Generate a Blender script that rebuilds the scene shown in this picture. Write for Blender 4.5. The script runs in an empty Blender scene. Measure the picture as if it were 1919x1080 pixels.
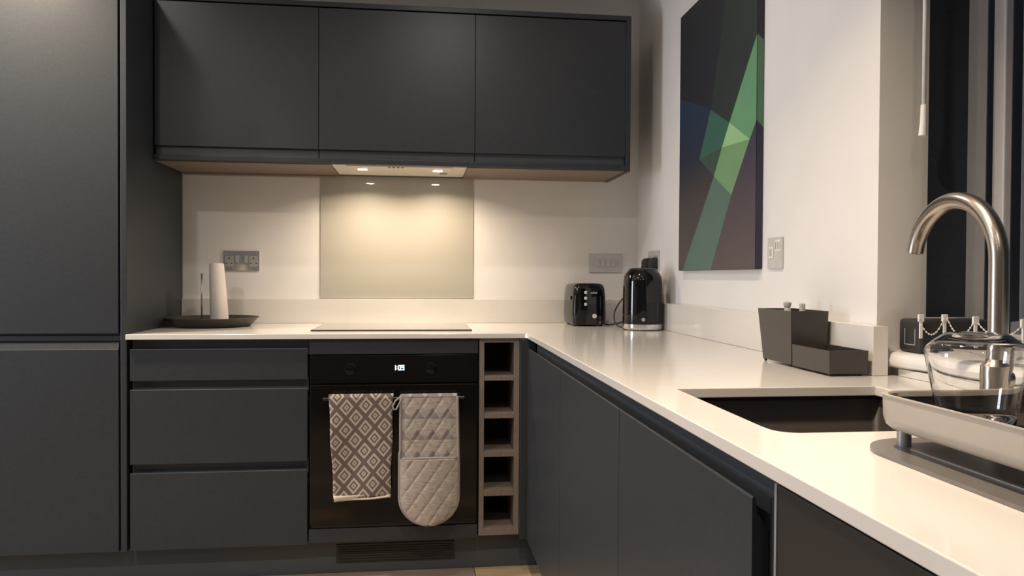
import bpy, bmesh, math, random
from mathutils import Vector, Matrix
random.seed(7)
SC = bpy.context.scene
COL = SC.collection
PI = math.pi

# ------------------------------------------------------------------ camera
def make_camera():
    f, yaw, pitch, roll = 1432.9, .1198, -.0145, .0057
    fw = Vector((math.sin(yaw)*math.cos(pitch), math.cos(yaw)*math.cos(pitch), math.sin(pitch)))
    r = Vector((math.cos(yaw), -math.sin(yaw), 0)); u = r.cross(fw)
    c, s = math.cos(roll), math.sin(roll)
    R = c*r + s*u; U = -s*r + c*u
    cam = bpy.data.cameras.new('camera'); o = bpy.data.objects.new('camera', cam); COL.objects.link(o)
    cam.sensor_fit = 'HORIZONTAL'; cam.sensor_width = 36; cam.lens = f*36/1919; cam.clip_start = .02
    m = Matrix((( R.x, U.x, -fw.x, .9879), (R.y, U.y, -fw.y, -3.3299), (R.z, U.z, -fw.z, 1.1004), (0, 0, 0, 1)))
    o.matrix_world = m
    SC.camera = o
make_camera()
SC.view_settings.view_transform = 'Standard'; SC.view_settings.look = 'None'
SC.view_settings.gamma = 1; SC.view_settings.use_curve_mapping = False
SC.view_settings.exposure = 0.6

# ------------------------------------------------------------------ world and lights
w = bpy.data.worlds.new('world'); SC.world = w; w.use_nodes = True
w.node_tree.nodes['Background'].inputs[0].default_value = (.75, .82, 1, 1)
w.node_tree.nodes['Background'].inputs[1].default_value = .12

def area(name, loc, target, size, power, color, size_y=None, spread=180):
    l = bpy.data.lights.new(name, 'AREA'); l.energy = power; l.color = color
    l.shape = 'RECTANGLE' if size_y else 'DISK'; l.size = size
    if size_y: l.size_y = size_y
    l.spread = math.radians(spread)
    o = bpy.data.objects.new(name, l); COL.objects.link(o); o.location = loc
    d = Vector(target) - Vector(loc)
    o.rotation_euler = d.to_track_quat('-Z', 'Y').to_euler()
    return o
WARM = (1, .80, .58); SOFT = (1, .90, .80); COOL = (.84, .89, 1)
CEIL = 2.42
# glazed door in the left wall of the room (daylight)
area('door_daylight', (-2.93, -1.30, 1.15), (2, -.7, 1.1), .68, 36, COOL, 1.5)
# ceiling downlights; the second is added only to brighten the tall cabinet doors
for x, y, p, sp_, cl in ((-.17, -.82, 2.2, 150, SOFT), (-.45, -.86, 15, 118, WARM), (1.1, -1.15, 4, 160, SOFT), (-.17, -2.3, 10, 170, SOFT), (1.12, -2.3, 11, 114, WARM), (1.05, -3.9, 3.5, 170, SOFT), (-.17, -3.9, 4, 170, SOFT), (-1.6, -2.3, 5, 170, SOFT)):
    area('downlight', (x, y, CEIL-.012), (x, y, 0), .07, p, cl, spread=sp_)
# two lamps of the cooker hood
for x in (.757, 1.058):
    area('hood_light', (x, -.2, 1.5275), (x, -.2, 0), .042, 2.1, WARM, spread=150)

# ------------------------------------------------------------------ node helpers / materials
def newmat(name):
    m = bpy.data.materials.new(name); m.use_nodes = True
    nt = m.node_tree; b = nt.nodes['Principled BSDF']
    return m, nt, b
def N(nt, typ, **kw):
    n = nt.nodes.new(typ)
    for k, v in kw.items():
        if k.startswith('i_'): n.inputs[int(k[2:])].default_value = v
        else: setattr(n, k, v)
    return n
def math_n(nt, op, a, b=None, c=None, clamp=False):
    n = nt.nodes.new('ShaderNodeMath'); n.operation = op; n.use_clamp = clamp
    for i, v in enumerate((a, b, c)):
        if v is None: continue
        if isinstance(v, (int, float)): n.inputs[i].default_value = v
        else: nt.links.new(v, n.inputs[i])
    return n.outputs[0]
def srgb(r, g, b):
    f = lambda v: ((v/255+.055)/1.055)**2.4 if v/255 > .04045 else v/255/12.92
    return (f(r), f(g), f(b), 1)
def mat(name, col, rough=.5, metal=0., spec=.5, noise=0, scale=40, bump=0, bscale=200, stretch=(1, 1, 1), coat=0):
    m, nt, b = newmat(name)
    b.inputs['Base Color'].default_value = col
    b.inputs['Roughness'].default_value = rough; b.inputs['Metallic'].default_value = metal
    b.inputs['Specular IOR Level'].default_value = spec
    if coat: b.inputs['Coat Weight'].default_value = coat; b.inputs['Coat Roughness'].default_value = .05
    if noise or bump:
        tc = N(nt, 'ShaderNodeTexCoord'); mp = N(nt, 'ShaderNodeMapping'); mp.inputs['Scale'].default_value = stretch
        nt.links.new(tc.outputs['Object'], mp.inputs[0])
    if noise:
        n = N(nt, 'ShaderNodeTexNoise'); n.inputs['Scale'].default_value = scale; n.inputs['Detail'].default_value = 4
        nt.links.new(mp.outputs[0], n.inputs[0])
        r = N(nt, 'ShaderNodeValToRGB')
        r.color_ramp.elements[0].position = .3; r.color_ramp.elements[1].position = .7
        r.color_ramp.elements[0].color = tuple(c*(1-noise) for c in col[:3]) + (1,)
        r.color_ramp.elements[1].color = tuple(min(1, c*(1+noise)) for c in col[:3]) + (1,)
        nt.links.new(n.outputs[0], r.inputs[0]); nt.links.new(r.outputs[0], b.inputs['Base Color'])
    if bump:
        n = N(nt, 'ShaderNodeTexNoise'); n.inputs['Scale'].default_value = bscale
        nt.links.new(mp.outputs[0], n.inputs[0])
        bp = N(nt, 'ShaderNodeBump'); bp.inputs['Strength'].default_value = bump; bp.inputs['Distance'].default_value = .001
        nt.links.new(n.outputs[0], bp.inputs['Height']); nt.links.new(bp.outputs[0], b.inputs['Normal'])
    return m
M = {}
M['wall'] = mat('wall_paint', (.755, .738, .722, 1), .75, noise=.02, scale=6, bump=.15, bscale=350)
M['ceiling'] = mat('ceiling_paint', (.8, .78, .75, 1), .85, noise=.01, scale=5)
M['cab'] = mat('graphite_cabinet_front', (.026, .031, .038, 1), .43, spec=.48, noise=.10, scale=90, stretch=(1, 1, 1), bump=.25, bscale=600)
M['cab_rail'] = mat('graphite_channel', (.056, .064, .074, 1), .40, spec=.5, noise=.03)
M['cab_dark'] = mat('carcass_dark', (.022, .021, .021, 1), .55, noise=.05)
M['appl'] = mat('black_brown_panel', (.013, .0105, .0095, 1), .5, noise=.04)
M['quartz'] = None
M['rack'] = mat('taupe_oak', (.20, .165, .14, 1), .55, noise=.15, scale=30, stretch=(6, 6, 1))
M['under'] = mat('tan_underside', (.19, .145, .11, 1), .55, noise=.05)
M['rack_in'] = mat('rack_inner', (.03, .03, .032, 1), .6, noise=.08)
M['black_gloss'] = mat('black_gloss', (.004, .004, .005, 1), .06, spec=.5, noise=.02)
M['black_satin'] = mat('black_satin', (.012, .012, .013, 1), .35, noise=.05)
M['black_matte'] = mat('black_matte', (.02, .019, .019, 1), .6, noise=.06, bump=.2, bscale=500)
M['oven_glass'] = mat('oven_glass', (.006, .005, .0045, 1), .10, spec=.35, noise=.02)
M['chrome'] = mat('chrome', (.75, .76, .77, 1), .12, 1, noise=.02)
M['steel'] = mat('brushed_steel', (.55, .55, .54, 1), .30, 1, noise=.08, scale=60, stretch=(1, 1, 12), bump=.1)
M['steel_warm'] = mat('brushed_nickel', (.50, .45, .39, 1), .27, 1, noise=.06, scale=120, stretch=(1, 1, 8), bump=.08)
M['plate'] = mat('satin_plate', (.58, .58, .58, 1), .35, .25, noise=.04)
M['hob'] = mat('hob_glass', (.02, .018, .016, 1), .07, spec=.9, noise=.02, coat=1)
M['sink'] = mat('sink_composite', (.040, .033, .029, 1), .55, noise=.18, scale=300)
M['white_plastic'] = mat('white_plastic', (.75, .74, .72, 1), .35, noise=.02)
M['white_gloss'] = mat('white_gloss_paint', (.80, .78, .76, 1), .25, noise=.02)
M['hood'] = mat('hood_cream', (.72, .66, .57, 1), .4, noise=.02)
M['blind'] = mat('navy_blind_fabric', (.012, .016, .024, 1), .8, noise=.25, scale=250, stretch=(.25, .25, 2), bump=.4, bscale=400)
M['paper'] = mat('kitchen_paper', (.72, .68, .63, 1), .9, noise=.04, scale=80, bump=.6, bscale=250)
M['tray_dark'] = mat('dark_tray', (.042, .036, .031, 1), .42, noise=.1, scale=30)
M['caddy'] = mat('caddy_plastic', (.042, .036, .033, 1), .32, spec=.55, noise=.05)
M['caddy_front'] = mat('caddy_inner', (.018, .017, .017, 1), .5, noise=.05)
M['rack_tray'] = mat('greige_plastic', (.38, .345, .31, 1), .34, noise=.02)
M['rack_base'] = mat('grey_base', (.20, .185, .175, 1), .30, .35, noise=.05)
M['post'] = mat('grey_post', (.32, .33, .35, 1), .35, .4, noise=.03)
M['bottle'] = mat('grey_bottle', (.45, .43, .41, 1), .4, noise=.05)
M['binding'] = mat('grey_binding', (.27, .25, .245, 1), .9, noise=.12, scale=300, bump=.5)
M['frame'] = mat('window_frame_white', (.62, .60, .60, 1), .35, noise=.02)
M['cable'] = mat('black_cable', (.02, .014, .012, 1), .5, noise=.03)
M['insert'] = mat('grey_insert', (.42, .41, .40, 1), .35, .3, noise=.03)
M['chrome_plate'] = mat('polished_chrome_plate', (.62, .62, .61, 1), .16, .75, noise=.03)
M['chrome_soft'] = mat('badge_silver', (.6, .6, .6, 1), .3, .6, noise=.02)

def quartz():
    m, nt, b = newmat('white_quartz')
    tc = N(nt, 'ShaderNodeTexCoord')
    n = N(nt, 'ShaderNodeTexNoise'); n.inputs['Scale'].default_value = 1.6; n.inputs['Detail'].default_value = 6; n.inputs['Distortion'].default_value = 1.2
    nt.links.new(tc.outputs['Object'], n.inputs[0])
    v = math_n(nt, 'ABSOLUTE', math_n(nt, 'SUBTRACT', n.outputs[0], .5))
    v = math_n(nt, 'MULTIPLY', v, 60, clamp=True)
    r = N(nt, 'ShaderNodeMix', data_type='RGBA'); nt.links.new(v, r.inputs[0])
    r.inputs[6].default_value = (.675, .65, .62, 1); r.inputs[7].default_value = (.69, .665, .635, 1)
    nt.links.new(r.outputs[2], b.inputs['Base Color'])
    b.inputs['Roughness'].default_value = .13; b.inputs['Specular IOR Level'].default_value = .5
    return m
M['quartz'] = quartz()
def glass(name, col=(1, 1, 1, 1), rough=0., ior=1.45):
    m, nt, b = newmat(name)
    b.inputs['Base Color'].default_value = col; b.inputs['Roughness'].default_value = rough
    b.inputs['Transmission Weight'].default_value = 1; b.inputs['IOR'].default_value = ior
    return m
M['glass'] = glass('clear_glass')
def splash():
    m, nt, b = newmat('back_painted_glass')
    tc = N(nt, 'ShaderNodeTexCoord'); n = N(nt, 'ShaderNodeTexNoise'); n.inputs['Scale'].default_value = 2
    nt.links.new(tc.outputs['Object'], n.inputs[0])
    r = N(nt, 'ShaderNodeMix', data_type='RGBA'); nt.links.new(n.outputs[0], r.inputs[0])
    r.inputs[6].default_value = (.40, .385, .335, 1); r.inputs[7].default_value = (.42, .40, .35, 1)
    nt.links.new(r.outputs[2], b.inputs['Base Color'])
    b.inputs['Roughness'].default_value = .45
    b.inputs['Coat Weight'].default_value = 1; b.inputs['Coat Roughness'].default_value = .02
    return m
M['splash'] = splash()
def emis(name, col, s):
    m, nt, b = newmat(name)
    b.inputs['Base Color'].default_value = (.8, .8, .8, 1)
    b.inputs['Emission Color'].default_value = col; b.inputs['Emission Strength'].default_value = s
    return m
M['lens'] = emis('lamp_lens', (1, .86, .66, 1), 45)
M['digits'] = emis('led_digits', (.55, .85, 1, 1), 1.6)
def towelmat():
    m, nt, b = newmat('diamond_weave')
    tc = N(nt, 'ShaderNodeTexCoord'); sx = N(nt, 'ShaderNodeSeparateXYZ')
    nt.links.new(tc.outputs['Object'], sx.inputs[0])
    # weave runs slightly off square to the hem
    X = math_n(nt, 'ADD', sx.outputs[0], math_n(nt, 'MULTIPLY', sx.outputs[2], -.03))
    Z = math_n(nt, 'ADD', sx.outputs[2], math_n(nt, 'MULTIPLY', sx.outputs[0], -.10))
    u = math_n(nt, 'DIVIDE', math_n(nt, 'ADD', X, -.018), .066); v = math_n(nt, 'DIVIDE', math_n(nt, 'ADD', Z, .03), .079)
    def dist(off):
        a = math_n(nt, 'ABSOLUTE', math_n(nt, 'SUBTRACT', math_n(nt, 'FRACT', math_n(nt, 'ADD', u, 50+off)), .5))
        c = math_n(nt, 'ABSOLUTE', math_n(nt, 'SUBTRACT', math_n(nt, 'FRACT', math_n(nt, 'ADD', v, 50+off)), .5))
        return math_n(nt, 'MULTIPLY', math_n(nt, 'ADD', a, c), 2)
    d = math_n(nt, 'MINIMUM', dist(0), dist(.5))
    r = N(nt, 'ShaderNodeValToRGB'); r.color_ramp.interpolation = 'CONSTANT'
    e = r.color_ramp.elements
    dark = srgb(112, 98, 92); cream = srgb(192, 182, 171); mid = srgb(128, 112, 103)
    e[0].position = 0; e[0].color = mid; e[1].position = .10; e[1].color = srgb(190, 178, 165)
    for p, c in ((.27, dark), (.48, cream), (.74, dark)):
        q = e.new(p); q.color = c
    nt.links.new(d, r.inputs[0])
    n = N(nt, 'ShaderNodeTexNoise'); n.inputs['Scale'].default_value = 500; nt.links.new(tc.outputs['Object'], n.inputs[0])
    mx = N(nt, 'ShaderNodeMix', data_type='RGBA', blend_type='MULTIPLY'); mx.inputs[0].default_value = .35
    nt.links.new(r.outputs[0], mx.inputs[6]); nt.links.new(n.outputs[0], mx.inputs[7])
    nt.links.new(mx.outputs[2], b.inputs['Base Color']); b.inputs['Roughness'].default_value = .95
    bp = N(nt, 'ShaderNodeBump'); bp.inputs['Strength'].default_value = .5; bp.inputs['Distance'].default_value = .001
    nt.links.new(n.outputs[0], bp.inputs['Height']); nt.links.new(bp.outputs[0], b.inputs['Normal'])
    return m
M['towel'] = towelmat()
M['hem'] = mat('cream_hem', srgb(200, 190, 175), .95, noise=.08, scale=200, bump=.4)
def glovemat(upper):
    m, nt, b = newmat('quilted_upper' if upper else 'quilted_pocket')
    tc = N(nt, 'ShaderNodeTexCoord'); sx = N(nt, 'ShaderNodeSeparateXYZ'); nt.links.new(tc.outputs['Object'], sx.inputs[0])
    n = N(nt, 'ShaderNodeTexNoise'); n.inputs['Scale'].default_value = 60; n.inputs['Detail'].default_value = 6
    mp = N(nt, 'ShaderNodeMapping'); mp.inputs['Scale'].default_value = (.6, 1, 5); nt.links.new(tc.outputs['Object'], mp.inputs[0]); nt.links.new(mp.outputs[0], n.inputs[0])
    r = N(nt, 'ShaderNodeValToRGB'); r.color_ramp.elements[0].position = .3; r.color_ramp.elements[1].position = .7
    r.color_ramp.elements[0].color = srgb(150, 141, 136); r.color_ramp.elements[1].color = srgb(184, 174, 165)
    nt.links.new(n.outputs[0], r.inputs[0]); out = r.outputs[0]
    if upper:  # rows of printed grey-blue triangles
        u = math_n(nt, 'FRACT', math_n(nt, 'ADD', math_n(nt, 'DIVIDE', sx.outputs[0], .052), 20.25))
        tri = math_n(nt, 'MULTIPLY', math_n(nt, 'ABSOLUTE', math_n(nt, 'SUBTRACT', u, .5)), 2)
        v = math_n(nt, 'FRACT', math_n(nt, 'ADD', math_n(nt, 'DIVIDE', sx.outputs[2], .037), 20.1))
        k = math_n(nt, 'GREATER_THAN', math_n(nt, 'SUBTRACT', 1, tri), math_n(nt, 'SUBTRACT', 1, math_n(nt, 'SUBTRACT', 1, v)))
        alt = math_n(nt, 'LESS_THAN', math_n(nt, 'FRACT', math_n(nt, 'ADD', math_n(nt, 'DIVIDE', sx.outputs[2], .074), 20.05)), .5)
        k = math_n(nt, 'MULTIPLY', math_n(nt, 'MULTIPLY', k, alt), .7)
        mx = N(nt, 'ShaderNodeMix', data_type='RGBA'); nt.links.new(k, mx.inputs[0]); nt.links.new(out, mx.inputs[6])
        mx.inputs[7].default_value = srgb(112, 110, 112); out = mx.outputs[2]
    nt.links.new(out, b.inputs['Base Color']); b.inputs['Roughness'].default_value = .95
    bp = N(nt, 'ShaderNodeBump'); bp.inputs['Strength'].default_value = .4; bp.inputs['Distance'].default_value = .001
    nt.links.new(n.outputs[0], bp.inputs['Height']); nt.links.new(bp.outputs[0], b.inputs['Normal'])
    return m
M['glove_up'] = glovemat(True); M['glove_pk'] = glovemat(False)
def plankmat(name, c1, c2):
    m, nt, b = newmat(name)
    tc = N(nt, 'ShaderNodeTexCoord'); mp = N(nt, 'ShaderNodeMapping'); mp.inputs['Scale'].default_value = (1.2, 14, 1)
    nt.links.new(tc.outputs['Object'], mp.inputs[0]); n = N(nt, 'ShaderNodeTexNoise'); n.inputs['Scale'].default_value = 5; n.inputs['Detail'].default_value = 6
    nt.links.new(mp.outputs[0], n.inputs[0]); r = N(nt, 'ShaderNodeValToRGB')
    r.color_ramp.elements[0].position = .3; r.color_ramp.elements[1].position = .7
    r.color_ramp.elements[0].color = c1; r.color_ramp.elements[1].color = c2
    nt.links.new(n.outputs[0], r.inputs[0]); nt.links.new(r.outputs[0], b.inputs['Base Color'])
    b.inputs['Roughness'].default_value = .38
    return m
M['plank1'] = plankmat('grey_oak', (.15, .125, .10, 1), (.22, .185, .155, 1))
M['plank2'] = plankmat('honey_oak_reflection', (.36, .26, .15, 1), (.50, .37, .22, 1))
M['plank3'] = plankmat('brown_oak', (.20, .155, .12, 1), (.28, .22, .17, 1))

# ------------------------------------------------------------------ mesh helpers
def obj(name, bm, m, parent=None, smooth=False, loc=None):
    me = bpy.data.meshes.new(name)
    bmesh.ops.recalc_face_normals(bm, faces=bm.faces)
    bm.to_mesh(me); bm.free()
    for mm in (m if isinstance(m, (list, tuple)) else [m]): me.materials.append(mm)
    if smooth:
        for p in me.polygons: p.use_smooth = True
    o = bpy.data.objects.new(name, me); COL.objects.link(o)
    if smooth == 'auto':
        md = o.modifiers.new('smooth', 'EDGE_SPLIT'); md.split_angle = math.radians(35)
    if loc: o.location = loc
    if parent: o.parent = parent
    return o
def thing(name, label, cat, loc=(0, 0, 0), group=None):
    o = bpy.data.objects.new(name, None); COL.objects.link(o); o.location = loc
    o.empty_display_size = .05
    tag(o, label, cat, group); return o
def tag(o, label, cat, group=None):
    o['label'] = label; o['category'] = cat
    if group: o['group'] = group
    return o
def struct(o): o['kind'] = 'structure'; return o
def rel(p, c):   # world tuple -> relative to parent's location
    if p is None: return Vector(c)
    v = Vector(c); q = p
    while q is not None: v -= q.location; q = q.parent
    return v
def bx(bm, x0, x1, y0, y1, z0, z1, bev=0, seg=2):
    t = bmesh.new(); bmesh.ops.create_cube(t, size=1)
    bmesh.ops.scale(t, vec=(abs(x1-x0), abs(y1-y0), abs(z1-z0)), verts=t.verts)
    bmesh.ops.translate(t, vec=((x0+x1)/2, (y0+y1)/2, (z0+z1)/2), verts=t.verts)
    if bev: bmesh.ops.bevel(t, geom=t.edges[:], offset=bev, segments=seg, profile=.5, affect='EDGES')
    merge(bm, t); return bm
def merge(bm, t):
    me = bpy.data.meshes.new('tmp'); t.to_mesh(me); t.free(); bm.from_mesh(me); bpy.data.meshes.remove(me)
def box(name, x0, x1, y0, y1, z0, z1, m, parent=None, bev=.0015, seg=2):
    """world coordinates; the object's origin is put at the box centre"""
    c = Vector(((x0+x1)/2, (y0+y1)/2, (z0+z1)/2))
    bm = bmesh.new(); hx, hy, hz = abs(x1-x0)/2, abs(y1-y0)/2, abs(z1-z0)/2
    bx(bm, -hx, hx, -hy, hy, -hz, hz, min(bev, hx*.45, hy*.45, hz*.45) if bev else 0, seg)
    o = obj(name, bm, m, parent); o.location = rel(parent, c); return o
def tube(bm, pts, r, seg=12, cap=True, closed=False):
    pts = [Vector(p) for p in pts]; n = len(pts); rings = []
    rr = r if isinstance(r, (list, tuple)) else [r]*n
    prev = None
    for i, p in enumerate(pts):
        if closed: t = pts[(i+1) % n] - pts[i-1]
        else: t = pts[min(i+1, n-1)] - pts[max(i-1, 0)]
        t.normalize()
        if prev is None:
            a = Vector((0, 0, 1)) if abs(t.z) < .9 else Vector((1, 0, 0)); u = t.cross(a).normalized()
        else:
            u = (prev - t*prev.dot(t)).normalized()
        prev = u; v = t.cross(u)
        rings.append([bm.verts.new(p + rr[i]*(math.cos(2*PI*k/seg)*u + math.sin(2*PI*k/seg)*v)) for k in range(seg)])
    for i in range(n if closed else n-1):
        a, b = rings[i], rings[(i+1) % n]
        for k in range(seg): bm.faces.new((a[k], a[(k+1) % seg], b[(k+1) % seg], b[k]))
    if cap and not closed: bm.faces.new(rings[0][::-1]); bm.faces.new(rings[-1])
    return bm
def lathe(bm, prof, seg=48, cx=0, cy=0, cap=True):
    rings = []
    for r, z in prof:
        if r <= 1e-6: rings.append([bm.verts.new((cx, cy, z))])
        else: rings.append([bm.verts.new((cx+r*math.cos(2*PI*k/seg), cy+r*math.sin(2*PI*k/seg), z)) for k in range(seg)])
    for a, b in zip(rings, rings[1:]):
        for k in range(seg):
            if len(a) == 1 and len(b) == 1: continue
            if len(a) == 1: bm.faces.new((a[0], b[(k+1) % seg], b[k]))
            elif len(b) == 1: bm.faces.new((a[k], a[(k+1) % seg], b[0]))
            else: bm.faces.new((a[k], a[(k+1) % seg], b[(k+1) % seg], b[k]))
    if cap:
        for g in (rings[0], rings[-1]):
            if len(g) > 1: bm.faces.new(g)
    return bm
def rrect(x0, x1, y0, y1, r, n=6):
    P = []
    for cx, cy, a in ((x1-r, y1-r, 0), (x0+r, y1-r, 90), (x0+r, y0+r, 180), (x1-r, y0+r, 270)):
        for k in range(n+1):
            t = math.radians(a + 90*k/n); P.append((cx+r*math.cos(t), cy+r*math.sin(t)))
    return P
def loft(bm, loops, cap0=True, cap1=True):
    R = [[bm.verts.new(p) for p in L] for L in loops]; n = len(R[0])
    for a, b in zip(R, R[1:]):
        for k in range(n): bm.faces.new((a[k], a[(k+1) % n], b[(k+1) % n], b[k]))
    if cap0: bm.faces.new(R[0][::-1])
    if cap1: bm.faces.new(R[-1])
    return bm
def poly_prism(bm, pts, z0, z1, axis='z'):
    def q(p, h): return {'z': (p[0], p[1], h), 'x': (h, p[0], p[1]), 'y': (p[0], h, p[1])}[axis]
    return loft(bm, [[q(p, z0) for p in pts], [q(p, z1) for p in pts]])

# ------------------------------------------------------------------ dimensions
WY = .04            # back wall
XR = 1.965          # right wall
RV = -1.79          # reveal of the window recess
FL = .028           # floor level
FY = -.583          # front plane of the units on the back run
RX = 1.375          # front plane of the units on the right run
ZT, ZB = .897, .879 # worktop top / bottom
UT = 1.0015         # upstand top

# ------------------------------------------------------------------ room shell
struct(box('wall_back', -3.1, 2.6, WY, WY+.12, FL, 2.5, M['wall'], bev=0))
bm = bmesh.new()
bx(bm, XR, 2.45, RV, WY, FL, 2.5)                       # solid up to the recess
bx(bm, 2.0, 2.45, -3.6, RV, FL, .912)                   # below the window
bx(bm, XR, 2.45, -3.6, RV, 2.32, 2.5)                   # lintel
bx(bm, XR, 2.45, -5.6, -3.6, FL, 2.5)
struct(obj('wall_right', bm, M['wall']))
bm = bmesh.new()
bx(bm, -3.1, -2.98, -.8, WY, FL, 2.5); bx(bm, -3.1, -2.98, -1.75, -.8, 2.1, 2.5); bx(bm, -3.1, -2.98, -5.6, -1.75, FL, 2.5)
struct(obj('wall_left', bm, M['wall']))
d = struct(box('door_1', -3.08, -3.02, -1.75, -1.68, FL, 2.1, M['frame']))
box('door_frame', -3.08, -3.02, -.87, -.8, FL, 2.1, M['frame'], d); box('door_frame', -3.08, -3.02, -1.68, -.87, 2.03, 2.1, M['frame'], d); box('door_frame', -3.08, -3.02, -1.68, -.87, FL, .2, M['frame'], d)
box('door_pane', -3.055, -3.045, -1.68, -.87, .2, 2.03, M['glass'], d, bev=0)
struct(box('wall_rear', -3.1, 2.6, -5.72, -5.6, FL, 2.5, mat('rear_wall_dimmed', (.22, .22, .23, 1), .8, noise=.02, scale=6), bev=0))  # unseen wall, coloured dark to dim its reflection in the cabinet fronts
struct(box('ceiling', -3.1, 2.6, -5.6, WY, CEIL, CEIL+.08, M['ceiling'], bev=0))
fl = struct(box('floor', -3.1, 2.6, -5.72, WY+.12, FL-.08, FL-.012, M['cab_dark'], bev=0))
random.seed(3)
y = -.36; row = 0; mats = [M['plank1'], M['plank3'], M['plank1'], M['plank2']]
while y > -3.6:
    x = -2.49 if row < 2 else -3.0 + (row % 3)*.31; k = 0
    while x < 2.0:
        x1 = min(x+.92, 2.0)
        mm = M['plank2'] if (x > 1.1 and row < 2) else mats[(row*5+k*3) % 4] if row > 1 else (M['plank1'], M['plank3'])[k % 2]  # honey planks near the corner paint a bright floor reflection into the wood
        o = box('plank', x+.001, x1-.001, y-.149, y-.001, FL-.012, FL, mm, fl, bev=.0012, seg=1)
        x = x1; k += 1
    y -= .15; row += 1

# window in the right wall
wn = thing('window_1', '', ''); del wn['label']; del wn['category']; struct(wn)
bm = bmesh.new()
for a in ((-1.83, -1.79, .93, 2.32), (-3.6, -3.55, .93, 2.32), (-2.72, -2.66, .93, 2.32)): bx(bm, 2.225, 2.275, a[0], a[1], a[2], a[3], .003)
bx(bm, 2.225, 2.275, -3.6, -1.79, .93, .985, .003); bx(bm, 2.225, 2.275, -3.6, -1.79, 2.26, 2.32, .003)
obj('window_frame', bm, M['frame'], wn)
box('window_pane', 2.243, 2.249, -2.66, -1.83, .985, 2.26, M['glass'], wn, bev=0)
box('window_pane', 2.243, 2.249, -3.55, -2.72, .985, 2.26, M['glass'], wn, bev=0)
# bullnosed sill, its nose splayed slightly
bm = bmesh.new()
def silledge(y): return 1.968 + (-1.836-y)*.16
prof = [(0, .913), (-.012, .914), (-.022, .919), (-.027, .930), (-.022, .941), (-.012, .946), (0, .947)]
loops = []
for yy in (-1.792, -1.836, -2.1, -2.6, -3.2, -3.598):
    e = silledge(yy)+.027
    loops.append([(e+dx, yy, z) for dx, z in prof] + [(2.44, yy, .947), (2.44, yy, .913)])
loops[0] = [(max(v[0], 1.97), v[1], v[2]) for v in loops[0]]
loft(bm, loops); obj('window_sill', bm, M['white_gloss'], wn, smooth='auto')

# ------------------------------------------------------------------ tall larder unit on the left
TL = thing('tall_cabinet', 'tall dark grey larder cabinet with two flat doors, left end of the kitchen', 'cabinet', (-.34, -.28, FL))
box('carcass', -.645, -.02, -.56, WY-.002, .15, 2.15, M['cab_dark'], TL)
box('side_panel', -.026, -.006, FY, WY-.002, .149, 2.15, M['cab'], TL)
box('door', -.635, -.033, FY, FY+.02, .899, 2.145, M['cab'], TL, bev=.002)
# lower door with a bevelled finger edge on top
bm = bmesh.new()
poly_prism(bm, [(FY, .151), (FY, .844), (FY+.0015, .847), (FY+.008, .868), (FY+.0195, .8685), (FY+.0195, .151)], -.635, -.033, 'x')
obj('door', bm, M['cab'], TL).location = rel(TL, (0, 0, 0))
box('finger_rail', -.64, -.027, FY+.012, FY+.03, .874, .892, M['cab'], TL, bev=.001)
box('finger_rail', -.64, -.027, FY+.022, FY+.032, .84, .90, M['cab_rail'], TL)

# ------------------------------------------------------------------ drawer unit
DR = thing('drawer_cabinet', 'dark grey base unit with three handleless drawers left of the oven', 'cabinet', (.3, -.28, FL))
box('carcass', .002, .598, -.53, WY-.03, .152, ZB-.001, M['cab_dark'], DR)
for z0, z1 in ((.737, .846), (.449, .7065), (.1525, .419)):
    bm = bmesh.new()
    poly_prism(bm, [(FY, z0), (FY, z1-.003), (FY+.0012, z1-.0002), (FY+.0035, z1-.001), (FY+.006, z1-.02), (FY+.021, z1-.04), (FY+.021, z0)], .0045, .5965, 'x')
    obj('drawer_front', bm, M['cab'], DR).location = rel(DR, (0, 0, 0))
for z0, z1 in ((.82, ZB-.001), (.69, .745), (.40, .455)):
    bm = bmesh.new()
    poly_prism(bm, [(-.535, z0), (-.5555, z0+.002), (-.555, z0+.012), (-.5545, z0+.02), (-.5545, z1), (-.53, z1)], .003, .597, 'x')
    obj('finger_rail', bm, M['cab_rail'], DR).location = rel(DR, (0, 0, 0))

# ------------------------------------------------------------------ oven housing and oven
OH = thing('oven_housing', 'dark grey cabinet panels framing the built-in oven above and below', 'cabinet', (.9, -.28, FL))
box('top_panel', .603, 1.197, FY, FY+.02, .8235, ZB-.003, M['cab'], OH)
box('bottom_panel', .603, 1.197, FY, FY+.02, .1565, .205, M['cab'], OH)
box('side_panel', .601, .617, -.55, WY-.03, .156, ZB-.002, M['cab_dark'], OH)
box('side_panel', 1.183, 1.199, -.55, WY-.03, .156, ZB-.002, M['cab_dark'], OH)
OV = thing('oven', 'built-in black glass oven with a lit clock under the hob', 'oven', (.9, -.3, .21))
box('body', .619, 1.181, -.555, -.02, .21, .815, M['black_satin'], OV)
box('control_panel', .606, 1.195, FY-.003, -.557, .722, .8205, M['oven_glass'], OV)
box('door', .606, 1.195, FY-.006, -.557, .222, .7165, M['oven_glass'], OV, bev=.003)
box('vent_trim', .609, 1.193, FY+.004, -.557, .208, .2195, M['black_satin'], OV)
for x in (.745, 1.03):
    bm = bmesh.new(); lathe(bm, [(0, 0), (.021, 0), (.021, .0012), (.0195, .002), (0, .002)], 32)
    o = obj('knob', bm, M['oven_glass'], OV, 'auto'); o.rotation_euler = (PI/2, 0, 0); o.location = rel(OV, (x, FY-.003, .772))
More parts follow.
